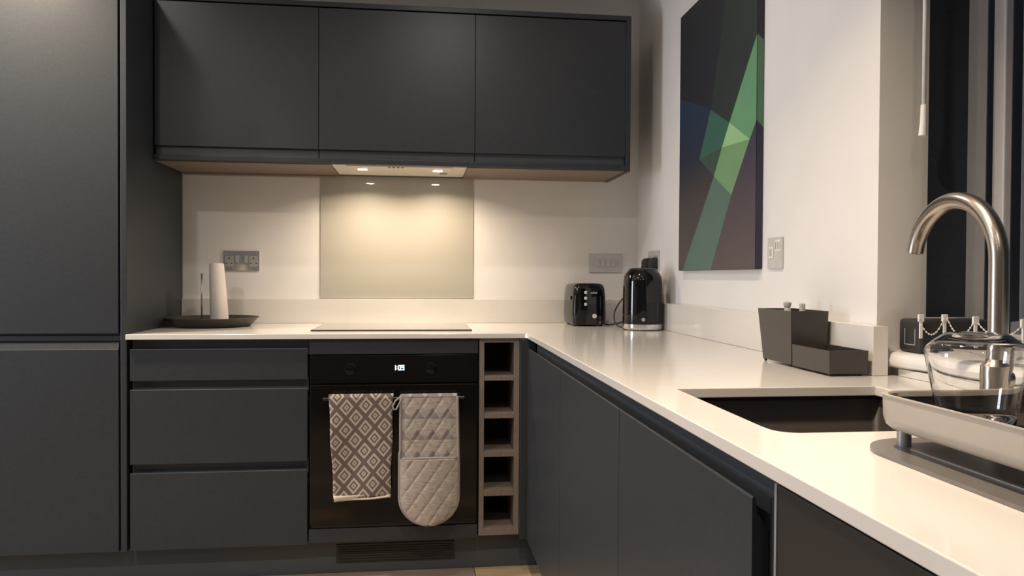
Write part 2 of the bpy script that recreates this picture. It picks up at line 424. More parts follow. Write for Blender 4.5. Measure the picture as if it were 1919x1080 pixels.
# clock digits 1:09
segs = {'0': 'abcdef', '1': 'bc', '9': 'abcdfg'}
def digits(bm, txt, x, z, h):
    wd = h*.52; t = h*.16
    for ch in txt:
        if ch == ':':
            for k in (.3, .7): bx(bm, x, x+t, 0, .0006, z+h*k-t/2, z+h*k+t/2)
            x += t*2; continue
        L = {'a': (0, wd, h-t, h), 'd': (0, wd, 0, t), 'g': (0, wd, h/2-t/2, h/2+t/2), 'f': (0, t, h/2, h), 'e': (0, t, 0, h/2), 'b': (wd-t, wd, h/2, h), 'c': (wd-t, wd, 0, h/2)}
        off = wd-t if ch == '1' else 0
        for s in segs[ch]:
            a = L[s]; bx(bm, x+a[0]-off, x+a[1]-off, 0, .0006, z+a[2], z+a[3])
        x += (t if ch == '1' else wd) + t*.9
bm = bmesh.new(); digits(bm, '1:09', 0, 0, .018)
o = obj('clock_display', bm, M['digits'], OV); o.location = rel(OV, (.901, FY-.0037, .766)); o['label'] = 'pale blue lit clock digits'
bm = bmesh.new(); tube(bm, [(.655, -.625, .672), (1.145, -.625, .672)], .0065, 16)
for x in (.672, 1.128): tube(bm, [(x, -.625, .672), (x, FY-.004, .672)], .005, 12)
hd = obj('handle', bm, M['black_satin'], OV, 'auto'); hd.location = rel(OV, (0, 0, 0))

# ------------------------------------------------------------------ wine rack
WR = thing('wine_rack', 'narrow taupe open wine rack with five square cubbies beside the oven', 'wine rack', (1.275, -.28, FL))
bm = bmesh.new()
bx(bm, 1.2015, 1.2195, FY-.001, WY-.05, .1635, ZB-.001, .0008)
bx(bm, 1.3285, 1.3475, FY-.001, WY-.05, .1635, ZB-.001, .0008)
bx(bm, 1.2195, 1.3285, FY-.001, WY-.05, .1635, .188, .0008); bx(bm, 1.2195, 1.3285, FY-.001, WY-.05, .863, ZB-.001, .0008)
obj('frame', bm, M['rack'], WR).location = rel(WR, (0, 0, 0))
for z0, z1 in ((.725, .742), (.588, .607), (.448, .468), (.306, .328)):
    box('shelf', 1.2197, 1.3283, FY, WY-.052, z0, z1, M['rack'], WR, bev=.0008)
box('back_panel', 1.2197, 1.3283, -.30, -.29, .19, .862, M['rack_in'], WR, bev=0)

# ------------------------------------------------------------------ right run
def base_front(parent, y0, y1, x=RX, z0=.152, z1=.845):
    """door on the right run, face towards -X, finger edge on top"""
    bm = bmesh.new()
    pts = [(x, z0), (x, z1-.003), (x+.0012, z1-.0002), (x+.0035, z1-.001), (x+.006, z1-.02), (x+.021, z1-.04), (x+.021, z0)]
    loft(bm, [[(p[0], y0, p[1]) for p in pts], [(p[0], y1, p[1]) for p in pts]])
    o = obj('door', bm, M['cab'], parent); o.location = rel(parent, (0, 0, 0)); return o
def chan(parent, y0, y1):
    bm = bmesh.new()
    pts = [(1.445, .80), (1.400, .80), (1.3985, .804), (1.4005, .809), (1.4025, .818), (1.403, .83), (1.403, ZB-.001), (1.445, ZB-.001)]
    loft(bm, [[(p[0], y0, p[1]) for p in pts], [(p[0], y1, p[1]) for p in pts]])
    o = obj('finger_rail', bm, M['cab_rail'], parent); o.location = rel(parent, (0, 0, 0)); return o
C1 = thing('corner_cabinet', 'dark grey corner base unit door next to the wine rack', 'cabinet', (1.66, -.9, FL))
box('carcass', 1.45, 1.93, -1.245, .0, .152, ZB-.001, M['cab_dark'], C1)
base_front(C1, -1.2455, -.607); chan(C1, -1.2465, -.64)
box('corner_post', 1.3485, 1.405, -.606, -.57, .152, ZB-.001, M['cab'], C1)
C2 = thing('base_cabinet', 'dark grey base unit door between the corner unit and the sink unit', 'cabinet', (1.66, -1.56, FL))
box('carcass', 1.45, 1.93, -1.875, -1.248, .152, ZB-.001, M['cab_dark'], C2)
base_front(C2, -1.8755, -1.2485); chan(C2, -1.877, -1.248)
C3 = thing('sink_cabinet', 'nearest dark grey base unit door below the sink', 'cabinet', (1.66, -2.2, FL))
bm = bmesh.new()
bx(bm, 1.42, 1.93, -2.535, -2.517, .152, ZB-.001); bx(bm, 1.45, 1.93, -1.896, -1.879, .152, ZB-.001); bx(bm, 1.45, 1.93, -2.517, -1.896, .152, .17)
obj('carcass', bm, M['cab_dark'], C3).location = rel(C3, (0, 0, 0))
base_front(C3, -2.479, -1.8785); chan(C3, -2.519, -1.879)
bm = bmesh.new(); rr = .012; yc, zc0 = -2.519, .842
pp = [(-2.5345, .152), (-2.5345, ZB-.001), (yc, ZB-.001)] + [(yc+rr-rr*math.cos(PI/2*k/6), zc0+rr-rr*math.sin(PI/2*k/6)) for k in range(7)] + [(-2.4795, zc0), (-2.4795, .152)]
poly_prism(bm, pp, 1.3965, 1.4015, 'x'); obj('filler_strip', bm, M['cab_dark'], C3).location = rel(C3, (0, 0, 0))
EP = thing('end_appliance', 'brownish black appliance front at the near end under the worktop', 'appliance', (1.66, -2.95, FL))
box('edge_strip', RX-.001, RX+.02, -2.541, -2.536, .1, ZB-.003, M['post'], EP, bev=.0008)
box('front_panel', RX, RX+.02, -3.14, -2.542, .1, ZB-.003, M['appl'], EP)
box('body', 1.40, 1.93, -3.14, -2.542, .1, ZB-.003, M['cab_dark'], EP)

# plinths
PL = thing('plinth', 'dark grey plinth with a black grille under the oven and drawers', 'plinth', (.35, -.52, FL))
box('board', -.64, 1.42, -.53, -.515, FL+.001, .150, M['cab_rail'], PL)
G = thing('vent_grille', '', ''); del G['label']; del G['category']; G.parent = PL; G.location = rel(PL, (.913, -.531, .1))
box('grille_frame', .692, 1.117, -.5345, -.5305, .066, .132, M['black_satin'], G)
for k in range(6):
    box('louvre', .700, 1.110, -.5375, -.5346, .0725+k*.0092, .0775+k*.0092, M['black_matte'], G, bev=.0006, seg=1)
PL2 = tag(box('plinth', 1.425, 1.44, -2.54, -.535, FL+.001, .150, M['cab_rail']), 'dark grey plinth under the right-hand run of units', 'plinth')

# ------------------------------------------------------------------ worktop with sink cut-out
SK = (1.456, 1.8465, -2.377, -1.975)
def worktop():
    bm = bmesh.new()
    outer = [(0.0, WY-.001), (0.0, -.598), (1.366, -.598), (1.372, -.604), (1.372, -3.2), (1.999, -3.2), (1.999, RV-.001), (XR-.001, RV-.001), (XR-.001, WY-.001)]
    outer[0] = (-.005, WY-.001); outer[1] = (-.005, -.598)
    hole = [(SK[1], SK[3]), (SK[0], SK[3])] + [(SK[0]+.034-.034*math.cos(PI/2*k/8), SK[2]+.034-.034*math.sin(PI/2*k/8)) for k in range(9)] + [(SK[1], SK[2])]
    for z in (ZT, ZB):
        vo = [bm.verts.new((x, y, z)) for x, y in outer]; vh = [bm.verts.new((x, y, z)) for x, y in hole]
        eo = [bm.edges.new((vo[i], vo[(i+1) % len(vo)])) for i in range(len(vo))]
        eh = [bm.edges.new((vh[i], vh[(i+1) % len(vh)])) for i in range(len(vh))]
        bmesh.ops.triangle_fill(bm, use_beauty=True, edges=eo+eh)
        if z == ZT: top = (vo, vh)
    for t, b in ((top[0], vo), (top[1], vh)):
        for i in range(len(t)):
            j = (i+1) % len(t); bm.faces.new((t[i], t[j], b[j], b[i]))
    o = obj('worktop', bm, M['quartz'])
    md = o.modifiers.new('bevel', 'BEVEL'); md.width = .0015; md.segments = 2; md.limit_method = 'ANGLE'; md.angle_limit = math.radians(50)
    return tag(o, 'white quartz L-shaped worktop running round the corner to the sink', 'worktop')
worktop()
tag(box('upstand', -.005, 1.94, .019, WY-.0005, ZT+.0004, UT, M['quartz'], bev=.001), 'low white quartz upstand along the back wall behind the hob', 'upstand')
tag(box('upstand', 1.930, XR-.0005, -1.833, .018, ZT+.0004, UT, M['quartz'], bev=.001), 'low white quartz upstand along the right wall, ending at the window', 'upstand')
tag(box('upstand', 1.986, 1.9995, -3.19, -1.835, ZT+.0004, .9125, M['quartz'], bev=.0008), 'short white quartz strip under the window sill', 'upstand')

# ------------------------------------------------------------------ sink
S = thing('sink', 'dark composite undermount sink set into the white worktop', 'sink', (1.643, -2.176, .70))
bm = bmesh.new(); x0, x1, y0, y1 = SK[0]-.004, SK[1]+.004, SK[2]-.004, SK[3]+.004
L = []
for ins, z in ((-.01, ZB-.0005), (-.008, ZB-.0005), (-.006, .74), (.004, .712), (.014, .704), (.03, .70)):
    L.append([(p[0], p[1], z) for p in rrect(x0+ins, x1-ins, y0+ins, y1-ins, .012+max(ins, 0)*.2, 8)])
loft(bm, L, cap0=False)
o = obj('bowl', bm, M['sink'], S, 'auto'); o.location = rel(S, (0, 0, 0))
md = o.modifiers.new('thick', 'SOLIDIFY'); md.thickness = .004; md.offset = -1
bm = bmesh.new(); lathe(bm, [(0, .7005), (.03, .7005), (.042, .7035), (.045, .7015), (.045, .7002)], 40, 1.643, -2.176)
obj('drain', bm, M['chrome'], S, 'auto').location = rel(S, (0, 0, 0))

# ------------------------------------------------------------------ tap
T = thing('kitchen_tap', 'tall swan-neck brushed nickel tap behind the sink', 'tap', (1.874, -2.249, ZT))
bm = bmesh.new(); lathe(bm, [(.0262, .0003), (.0262, .004), (.0235, .006), (.0225, .07), (.0165, .076), (.0145, .08)], 40)
obj('body', bm, M['steel_warm'], T, 'auto')
R_ = .102; zc = 1.130-ZT; pts = [(0, 0, .078), (0, 0, .15), (0, 0, zc)]
for k in range(1, 33):
    a = math.radians(167*k/32); pts.append((0, R_-R_*math.cos(a), zc+R_*math.sin(a)))
e = Vector(pts[-1]); dr = (e-Vector(pts[-2])).normalized(); pts.append(tuple(e+dr*.004))
bm = bmesh.new(); tube(bm, pts, .0141, 28)
obj('spout', bm, M['steel_warm'], T, 'auto')
bm = bmesh.new(); tube(bm, [tuple(e+dr*.0035), tuple(e+dr*.0052)], [.0118, .0115], 24)
obj('aerator', bm, M['black_satin'], T, 'auto')
bm = bmesh.new(); tube(bm, [(.021, 0, .045), (.038, 0, .045)], .013, 20); tube(bm, [(.032, 0, .05), (.036, 0, .11)], [.005, .0035], 12)
obj('lever', bm, M['steel_warm'], T, 'auto')

# ------------------------------------------------------------------ hob and splashback
H = thing('induction_hob', 'flat black glass induction hob in the worktop below the hood', 'hob', (.887, -.24, ZT))
box('glass_top', .5916, 1.1816, -.468, -.045, ZT+.0004, ZT+.0055, M['hob'], H, bev=.001)
bm = bmesh.new()
bx(bm, .5910, 1.1822, -.4692, -.4682, ZT+.0003, ZT+.0052, .0003)
obj('front_trim', bm, M['black_satin'], H).location = rel(H, (0, 0, 0))
tag(box('glass_splashback', .562, 1.2195, .0335, WY-.0005, UT+.002, 1.5325, M['splash'], bev=.001), 'pale cream back-painted glass splashback behind the hob', 'splashback')

# ------------------------------------------------------------------ wall cabinets
YW = -.3265; WZ0, WZ1 = 1.532, 2.150
SU = thing('cabinet_surround', 'dark grey top, base and end panels around the wall cabinets', 'cabinet panel', (.92, -.15, WZ0))
box('top_panel', -.004, 1.826, YW, WY-.001, 2.131, WZ1, M['cab'], SU)
box('end_panel', 1.806, 1.826, YW, WY-.001, WZ0-.005, 2.1305, M['cab'], SU)
box('underside_panel', .0, .6435, YW+.018, WY-.047, WZ0-.003, WZ0-.0003, M['under'], SU, bev=0)
box('underside_panel', 1.172, 1.8055, YW+.018, WY-.002, WZ0-.003, WZ0-.0003, M['under'], SU, bev=0)
box('base_panel', -.004, .6435, YW, WY-.03, WZ0, 1.551, M['cab'], SU)
box('base_panel', 1.172, 1.8055, YW, WY-.03, WZ0, 1.551, M['cab'], SU)
box('pelmet', .644, 1.1715, YW, -.297, WZ0, 1.551, M['cab'], SU)
box('light_batten', .0, .62, WY-.045, WY-.002, WZ0-.010, WZ0-.0004, M['rack'], SU)
LB = ['dark grey wall cabinet furthest left, against the tall larder', 'dark grey middle wall cabinet above the hob', 'dark grey wall cabinet on the right with exposed end panel']
for i, (a, b) in enumerate(((0.0015, .5985), (.6015, 1.1985), (1.2015, 1.804))):
    W = thing('wall_cabinet', LB[i], 'cabinet', ((a+b)/2, -.15, 1.55), 'wall cabinets over the worktop')
    box('carcass', a, b, YW+.0225, WY-.002, 1.552, 2.129, M['cab_dark'], W, bev=0)
    bm = bmesh.new()
    zt = 2.125; zb = 1.586
    poly_prism(bm, [(YW+.001, zb), (YW+.001, zt), (YW+.021, zt), (YW+.021, zb+.02), (YW+.005, zb+.0005)], a, b, 'x')
    obj('door', bm, M['cab'], W).location = rel(W, (0, 0, 0))
    box('finger_rail', a, b, YW+.015, YW+.022, 1.5515, 1.61, M['cab_rail'], W, bev=.0005)

# ------------------------------------------------------------------ cooker hood
HD = thing('cooker_hood', 'cream built-under cooker hood with warm lamps beneath the middle wall cabinet', 'cooker hood', (.907, -.13, 1.53))
box('body', .6445, 1.171, -.2965, .0, 1.533, 1.5463, M['hood'], HD, bev=.001)
box('grease_filter', .700, 1.115, -.288, -.03, 1.5290, 1.5328, M['hood'], HD, bev=.001)
for i in range(4): box('button', .862+i*.017, .871+i*.017, -.2855, -.277, 1.5268, 1.5284, M['black_satin'], HD, bev=.0004, seg=1)
box('rating_label', 1.068, 1.098, -.15, -.10, 1.5279, 1.5284, M['binding'], HD, bev=0)
for x in (.757, 1.058):
    bm = bmesh.new(); lathe(bm, [(0, 0), (.018, 0), (.018, .003), (0, .003)], 32)
    o = obj('lamp_lens', bm, M['lens'], HD); o.location = rel(HD, (x, -.2, 1.5280))
    o['label'] = 'glowing round lamp lens'

# ------------------------------------------------------------------ sockets and switches
def plate(name, label, cat, c, w, h, axis, m, bits):
    """axis 'y' : on the back wall facing -Y ; 'x' : on the right wall facing -X. bits(parent, put)"""
    t = thing(name, label, cat, c)
    def put(n, u0, u1, v0, v1, d0, d1, mm, bev=.0008):
        if axis == 'y': return box(n, c[0]+u0, c[0]+u1, c[1]-d1, c[1]-d0, c[2]+v0, c[2]+v1, mm, t, bev, 2)
        return box(n, c[0]-d1, c[0]-d0, c[1]-u1, c[1]-u0, c[2]+v0, c[2]+v1, mm, t, bev, 2)
    put('faceplate', -w/2, w/2, -h/2, h/2, .0005, .006, m, .0025)
    bits(put); return t
def dbl_socket(put):
    for s in (-1, 1):
        put('rocker_switch', s*.018-.007, s*.018+.007, -.008, .022, .0062, .0095, M['chrome_soft'])
        put('socket_insert', s*.050-.018 if s > 0 else -.068, .068 if s > 0 else -.032, -.026, .020, .0062, .0075, M['insert'])
        cx = s*.050
        put('earth_slot', cx-.002, cx+.002, .006, .014, .0076, .0078, M['black_satin'], 0)
        for q in (-.011, .011): put('pin_slot', cx+q-.003, cx+q+.003, -.013, -.009, .0076, .0078, M['black_satin'], 0)
    for q in (-.062, .062): put('screw', q-.0025, q+.0025, .030, .034, .0062, .0068, M['chrome_soft'], .0005)
def four_gang(put):
    for k in range(4):
        put('rocker_switch', -.046+k*.024, -.026+k*.024, -.016, .017, .0062, .0085+.0012*(k % 2), M['plate'], .001)
def fused(put):
    put('socket_insert', -.030, -.004, -.014, .018, .0062, .0080, M['white_plastic'], .001)
    put('rocker_switch', -.022, -.012, -.008, .012, .0081, .0105, M['chrome_soft'], .0006)
    put('socket_insert', .006, .037, .004, .036, .0062, .0078, M['white_plastic'], .001)
    for q in (.010, .020, .030): put('pin_slot', q, q+.003, .010, .030, .0079, .0082, M['binding'], 0)
plate('double_socket', 'shiny chrome double socket on the back wall behind the paper roll', 'socket', (.2345, WY, 1.1625), .147, .085, 'y', M['chrome_plate'], dbl_socket)
plate('light_switch', 'brushed four-gang switch plate on the back wall above the toaster', 'switch', (1.8145, WY, 1.1655), .152, .085, 'y', M['plate'], four_gang)
plate('double_socket', 'grey double socket on the right wall behind the kettle with two black plugs', 'socket', (XR, -.213, 1.1715), .147, .085, 'x', M['plate'], dbl_socket)
sp = plate('wall_socket', 'single grey control plate on the right wall beside the artwork', 'socket', (XR, -1.319, 1.1705), .086, .086, 'x', M['plate'], fused)
def text(parent, body, size, loc, rot, m, name='lettering', ext=.0002):
    cu = bpy.data.curves.new('t', 'FONT'); cu.body = body; cu.size = size; cu.extrude = ext; cu.align_x = 'CENTER'; cu.align_y = 'CENTER'
    o = bpy.data.objects.new('t', cu); COL.objects.link(o); bpy.context.view_layer.update()
    me = bpy.data.meshes.new_from_object(o.evaluated_get(bpy.context.evaluated_depsgraph_get()))
    bpy.data.objects.remove(o); me.materials.clear(); me.materials.append(m)
    q = bpy.data.objects.new(name, me); COL.objects.link(q); q.parent = parent; q.location = rel(parent, loc); q.rotation_euler = rot; return q
text(sp, 'CC', .020, (XR-.0066, -1.302, 1.150), (PI/2, 0, -PI/2), M['white_plastic'])
for i, yy in enumerate((-.163, -.263)):
    bm = bmesh.new()
    prof = [(.0, 1), (.010, 1), (.024, .86), (.030, .62)]
    L = []
    for dx, s in prof:
        L.append([(-dx, p[0]*s, p[1]*s) for p in rrect(-.017, .017, -.026, .026, .0165, 6)])
    loft(bm, L); o = obj('plug', bm, M['black_matte'], None, 'auto', (XR-.0085, yy, 1.158))
    tag(o, ('black plug in the left half of the socket behind the kettle', 'black plug in the right half of the socket behind the kettle')[i], 'plug', 'plugs behind the kettle')

# ------------------------------------------------------------------ toaster
TO = thing('toaster', 'glossy black two-slice toaster with white buttons on the worktop', 'toaster', (1.6875, -.118, ZT))
TO_X0, TO_X1, TO_Y0, TO_Y1 = -.0705, .0695, -.110, .112
bm = bmesh.new(); L = []
for z, ins in ((.006, .006), (.010, .001), (.05, -.0015), (.12, 0), (.155, .003), (.168, .007), (.175, .013), (.178, .022)):
    L.append([(p[0], p[1], z) for p in rrect(TO_X0+ins, TO_X1-ins, TO_Y0+ins, TO_Y1-ins, .024, 8)])
loft(bm, L); obj('housing', bm, M['black_gloss'], TO, 'auto')
bm = bmesh.new(); L = []
for z, ins in ((.0045, .009), (.0095, .004)):
    L.append([(p[0], p[1], z) for p in rrect(TO_X0+ins-.001, TO_X1-ins+.001, TO_Y0+ins-.001, TO_Y1-ins+.001, .022, 6)])
loft(bm, L); obj('base', bm, M['black_satin'], TO)
for sx in (-.05, .05):
    for sy in (-.09, .09):
        bm = bmesh.new(); lathe(bm, [(.008, .0002), (.008, .006)], 16, sx, sy); obj('foot', bm, M['black_matte'], TO)
for q in (-.022, .022): box('bread_slot', 1.6875+q-.012, 1.6875+q+.012, -.19, -.05, ZT+.1765, ZT+.1787, M['black_matte'], TO, .0005)
def disc(name, r, d, loc, m, parent, seg=24):
    bm = bmesh.new(); lathe(bm, [(0, 0), (r, 0), (r*.95, d), (0, d)], seg)
    o = obj(name, bm, m, parent, 'auto'); o.rotation_euler = (PI/2, 0, 0); o.location = rel(parent, loc); return o
for z in (.141, .117, .092): disc('button', .0065, .002, (1.668, -.2288, ZT+z), M['white_plastic'], TO)
disc('dial', .0095, .004, (1.706, -.2288, ZT+.043), M['white_plastic'], TO)
text(TO, 'salter', .013, (1.704, -.2296, ZT+.140), (PI/2, 0, 0), M['white_plastic'], 'lettering')
box('lever', 1.612, 1.620, -.19, -.17, ZT+.11, ZT+.125, M['black_gloss'], TO)

# ------------------------------------------------------------------ kettle
K = thing('electric_kettle', 'tall glossy black electric kettle with a chrome band in the corner', 'kettle', (1.852, -.425, ZT))
bm = bmesh.new()
lathe(bm, [(.0765, .0045), (.0775, .010), (.0778, .024)], 64)
obj('chrome_band', bm, M['chrome'], K, 'auto')
bm = bmesh.new(); lathe(bm, [(.0768, .0003), (.0775, .002), (.076, .0048)], 64); obj('power_base', bm, M['black_satin'], K, 'auto')
bm = bmesh.new()
lathe(bm, [(.0765, .0242), (.0773, .028), (.0772, .08), (.0765, .15), (.0750, .190), (.0725, .206), (.067, .219), (.0585, .229), (.0565, .2312)], 64)
obj('body', bm, M['black_gloss'], K, 'auto')
bm = bmesh.new(); lathe(bm, [(.0563, .2315), (.052, .2375), (.04, .2410), (0, .2425)], 48, cap=False); obj('lid', bm, M['black_satin'], K, 'auto')
bm = bmesh.new(); tube(bm, [(.045, .06, .215), (.062, .088, .215), (.068, .098, .19), (.067, .097, .12), (.060, .088, .07), (.05, .062, .06)], [.01, .011, .011, .010, .009, .009], 14)
obj('handle', bm, M['black_satin'], K, 'auto')
bm = bmesh.new(); lathe(bm, [(0, 0), (.0072, 0), (.0065, .0015), (0, .0015)], 24)
o = obj('badge', bm, M['chrome_soft'], K); a = math.radians(-107); o.rotation_euler = (PI/2, 0, a+PI/2); o.location = (.0775*math.cos(a)+.004, .0775*math.sin(a)-.0005, .043)
# cables
def cable(label, pts, r=.0032):
    P = [Vector(p) for p in pts]; out = []
    for i in range(len(P)-1):
        p0, p1, p2, p3 = P[max(i-1, 0)], P[i], P[i+1], P[min(i+2, len(P)-1)]
        for k in range(8):
            t = k/8; out.append(.5*((2*p1)+(-p0+p2)*t+(2*p0-5*p1+4*p2-p3)*t*t+(-p0+3*p1-3*p2+p3)*t**3))
    out.append(P[-1]); bm = bmesh.new(); tube(bm, out, r, 8)
    return tag(obj('power_cable', bm, M['cable'], None, True), label, 'cable')
cable('black toaster cable trailing along the worktop towards the kettle', [(1.754, -.16, ZT+.012), (1.775, -.19, ZT+.0045), (1.81, -.21, ZT+.012), (1.86, -.25, ZT+.035), (1.905, -.23, ZT+.09), (1.925, -.18, 1.10), (1.925, -.163, 1.148)])
cable('black kettle cable looping up beside the kettle', [(1.80, -.355, ZT+.0045), (1.776, -.33, ZT+.010), (1.768, -.31, ZT+.04), (1.785, -.29, ZT+.085), (1.85, -.28, 1.06), (1.915, -.27, 1.12), (1.928, -.263, 1.150)])

# ------------------------------------------------------------------ tray with paper roll
TR = thing('round_tray', 'round dark grey tray with sloping rim and a short handle at the left', 'tray', (.168, -.155, ZT))
bm = bmesh.new()
lathe(bm, [(0, .0005), (.135, .0005), (.143, .003), (.172, .034), (.1755, .0355), (.174, .037), (.170, .0355), (.141, .0065), (.132, .004), (0, .004)], 72, cap=False)
obj('dish', bm, M['tray_dark'], TR, 'auto')
HO = thing('roll_holder', 'thin upright metal rod standing in the round dark tray', 'paper roll holder', (.128, -.17, ZT+.0045))
bm = bmesh.new(); tube(bm, [(0, 0, .0), (0, 0, .205)], .0032, 12); obj('rod', bm, M['steel'], HO, True)
bm = bmesh.new(); lathe(bm, [(0, 0), (.012, 0), (.010, .004), (0, .005)], 24); obj('foot', bm, M['steel'], HO, 'auto')
PR = thing('paper_roll', 'slim upright off-white kitchen paper roll in the round dark tray', 'paper roll', (.193, -.155, ZT+.0045))
bm = bmesh.new(); rings = []
prof = [(.035, .0), (.0345, .05), (.0325, .12), (.030, .19), (.0275, .243), (.026, .2465)]
L = [[(r*math.cos(2*PI*k/40)-.012*z/.245, r*math.sin(2*PI*k/40), z) for k in range(40)] for r, z in prof]
L.append([(.012*math.cos(2*PI*k/40)-.012, .012*math.sin(2*PI*k/40), .2465) for k in range(40)])
L.append([(.012*math.cos(2*PI*k/40)-.012, .012*math.sin(2*PI*k/40), .20) for k in range(40)])
loft(bm, L); obj('paper', bm, M['paper'], PR, 'auto')
bm = bmesh.new(); tube(bm, [(-.012, 0, .205), (-.0125, 0, .2468)], .0118, 20); obj('cardboard_core', bm, M['binding'], PR, 'auto')

# ------------------------------------------------------------------ sink caddy
CA = thing('sink_caddy', 'dark brown plastic caddy with one tall and one low compartment by the upstand', 'caddy', (1.876, -1.69, ZT))
def bin_(name, x0, x1, y0, y1, z0, z1, fl, fy=1):
    """open-topped bin flaring upwards; left side takes the lighter facing"""
    bm = bmesh.new(); t = .0022
    def ring(z, g): return [(x0-g, y0-g, z), (x1+g, y0-g, z), (x1+g, y1+g*fy, z), (x0-g, y1+g*fy, z)]
    loft(bm, [ring(z0, 0), ring(z1, fl), ring(z1, fl-t), ring(z0+t, -t)], cap0=True, cap1=True)
    bm.faces.ensure_lookup_table()
    o = obj(name, bm, [M['caddy']], CA)
    o.location = rel(CA, (0, 0, 0)); return o
bin_('tall_bin', 1.832, 1.915, -1.672, -1.528, ZT+.006, 1.026, .004, 6)
bin_('low_bin', 1.832, 1.9165, -1.836, -1.6775, ZT+.005, .9505, .001)
for x, y in ((1.838, -1.53), (1.838, -1.828), (1.905, -1.828), (1.905, -1.53)):
    bm = bmesh.new(); lathe(bm, [(.002, .0002), (.0055, .0062)], 12); o = obj('foot', bm, M['caddy_front'], CA); o.location = rel(CA, (x, y, ZT))
for i, (x, y) in enumerate(((1.885, -1.545), (1.895, -1.60))):
    b_ = thing('soap_bottle', ('grey-capped bottle with flared top standing in the tall caddy bin', 'grey narrow-topped bottle in the tall caddy bin, nearer the window')[i], 'bottle', (x, y, ZT+.0085), 'bottles in the caddy')
    bm = bmesh.new(); lathe(bm, [(.017, 0), (.018, .003), (.018, .09), (.012, .104), (.008, .108)], 24); obj('bottle_body', bm, M['bottle'], b_, 'auto')
    bm = bmesh.new(); lathe(bm, [(.008, .1082), (.008, .118), (.006, .1225), (.0095, .129), (.0095, .136), (.004, .138)] if i == 0 else [(.007, .1082), (.007, .134), (.005, .136)], 20); obj('cap', bm, M['bottle'], b_, 'auto')

# ------------------------------------------------------------------ speaker on the sill
SP = thing('portable_speaker', 'small black box speaker with a silver outline on its end, standing on the window sill', 'speaker', (2.042, -1.845, .9475))
bm = bmesh.new(); bx(bm, -.04, .125, -.036, .036, 0, .0695, .008, 4); obj('case', bm, M['black_matte'], SP, 'auto')
bm = bmesh.new()
for a in ((-.021, -.019, .018, .05), (.012, .014, .018, .05), (-.021, .014, .016, .018)): bx(bm, -.0405, -.0398, a[0], a[1], a[2], a[3])
obj('outline_mark', bm, M['chrome_soft'], SP)

# ------------------------------------------------------------------ vertical blinds
VB = thing('vertical_blind', 'dark navy vertical blind with bead chains hanging in the window recess', 'blind', (2.1, -1.9, 2.28))
box('head_rail', 2.06, 2.11, -3.5, -1.795, 2.27, 2.31, M['white_plastic'], VB)
def slat(cx, cy, ang, w=.0885, z0=1.0215, z1=2.265):
    bm = bmesh.new(); n = 6; pts = []
    dx, dy = math.cos(ang), math.sin(ang)
    for k in range(n+1):
        t = -w/2 + w*k/n; c = .004*(1-(2*t/w)**2); pts.append((dx*t - dy*c, dy*t + dx*c))
    back = [(x - (-dy)*.0011, y - dx*.0011) for x, y in pts][::-1]
    loft(bm, [[(x, y, z0) for x, y in pts+back], [(x, y, z1) for x, y in pts+back]])
    o = obj('slat', bm, M['blind'], VB, 'auto'); o.location = rel(VB, (cx, cy, 0)); return o
S_ = [(2.083, -1.846, 0.0), (2.088, -1.958, math.radians(45)), (2.088, -2.026, math.radians(40)), (2.09, -2.088, math.radians(35)), (2.09, -2.15, math.radians(30))]
yy = -2.22
while yy > -3.45: S_.append((2.09, yy, math.radians(25))); yy -= .075
for s in S_: slat(*s)
for k, (x, y) in enumerate(((1.998, -1.889), (2.050, -1.889), (2.055, -1.97), (2.078, -2.062), (2.078, -2.13))):
    bm = bmesh.new(); bx(bm, -.0035, .0035, -.0015, .0015, -.040, .008, .001); bx(bm, -.0065, .0065, -.0025, .0025, -.006, .009, .0015); o = obj('chain_clip', bm, M['white_plastic'], VB); o.location = rel(VB, (x, y, 1.020))
def beads(a, b, sag):
    bm = bmesh.new(); a = Vector(a); b = Vector(b); n = max(int((b-a).length/.0052), 6)
    for k in range(n+1):
        t = k/n; p = a.lerp(b, t) - Vector((0, 0, sag*4*t*(1-t)))
        s = bmesh.new(); bmesh.ops.create_icosphere(s, subdivisions=1, radius=.0021 if k % 1 == 0 else .001); bmesh.ops.translate(s, vec=p, verts=s.verts); merge(bm, s)
        if k: tube(bm, [q, p], .0007, 5)
        q = p
    o = obj('bead_chain', bm, M['white_plastic'], VB, True); o.location = rel(VB, (0, 0, 0))
beads((1.992, -1.892, 1.020), (2.046, -1.892, 1.020), .032)
beads((2.054, -1.892, 1.020), (2.052, -1.97, 1.020), .030)
beads((2.057, -1.97, 1.020), (2.078, -2.062, 1.020), .028)
beads((2.078, -2.062, 1.020), (2.078, -2.13, 1.020), .028)
WA = thing('blind_wand', 'thin white control wand with a flared grip hanging beside the blind', 'blind wand', (2.003, -1.882, 2.26))
bm = bmesh.new(); tube(bm, [(0, 0, 0), (0, 0, -.82)], .0042, 12); obj('rod', bm, M['white_plastic'], WA, True)
bm = bmesh.new(); tube(bm, [(0, 0, -.805), (0, 0, -.812), (-.0005, 0, -.84), (-.002, 0, -.868)], [.0058, .0062, .0066, .0082], 14); obj('grip', bm, M['white_plastic'], WA, 'auto')
box('hook', 2.0, 2.065, -1.886, -1.878, 2.262, 2.27, M['white_plastic'], WA)

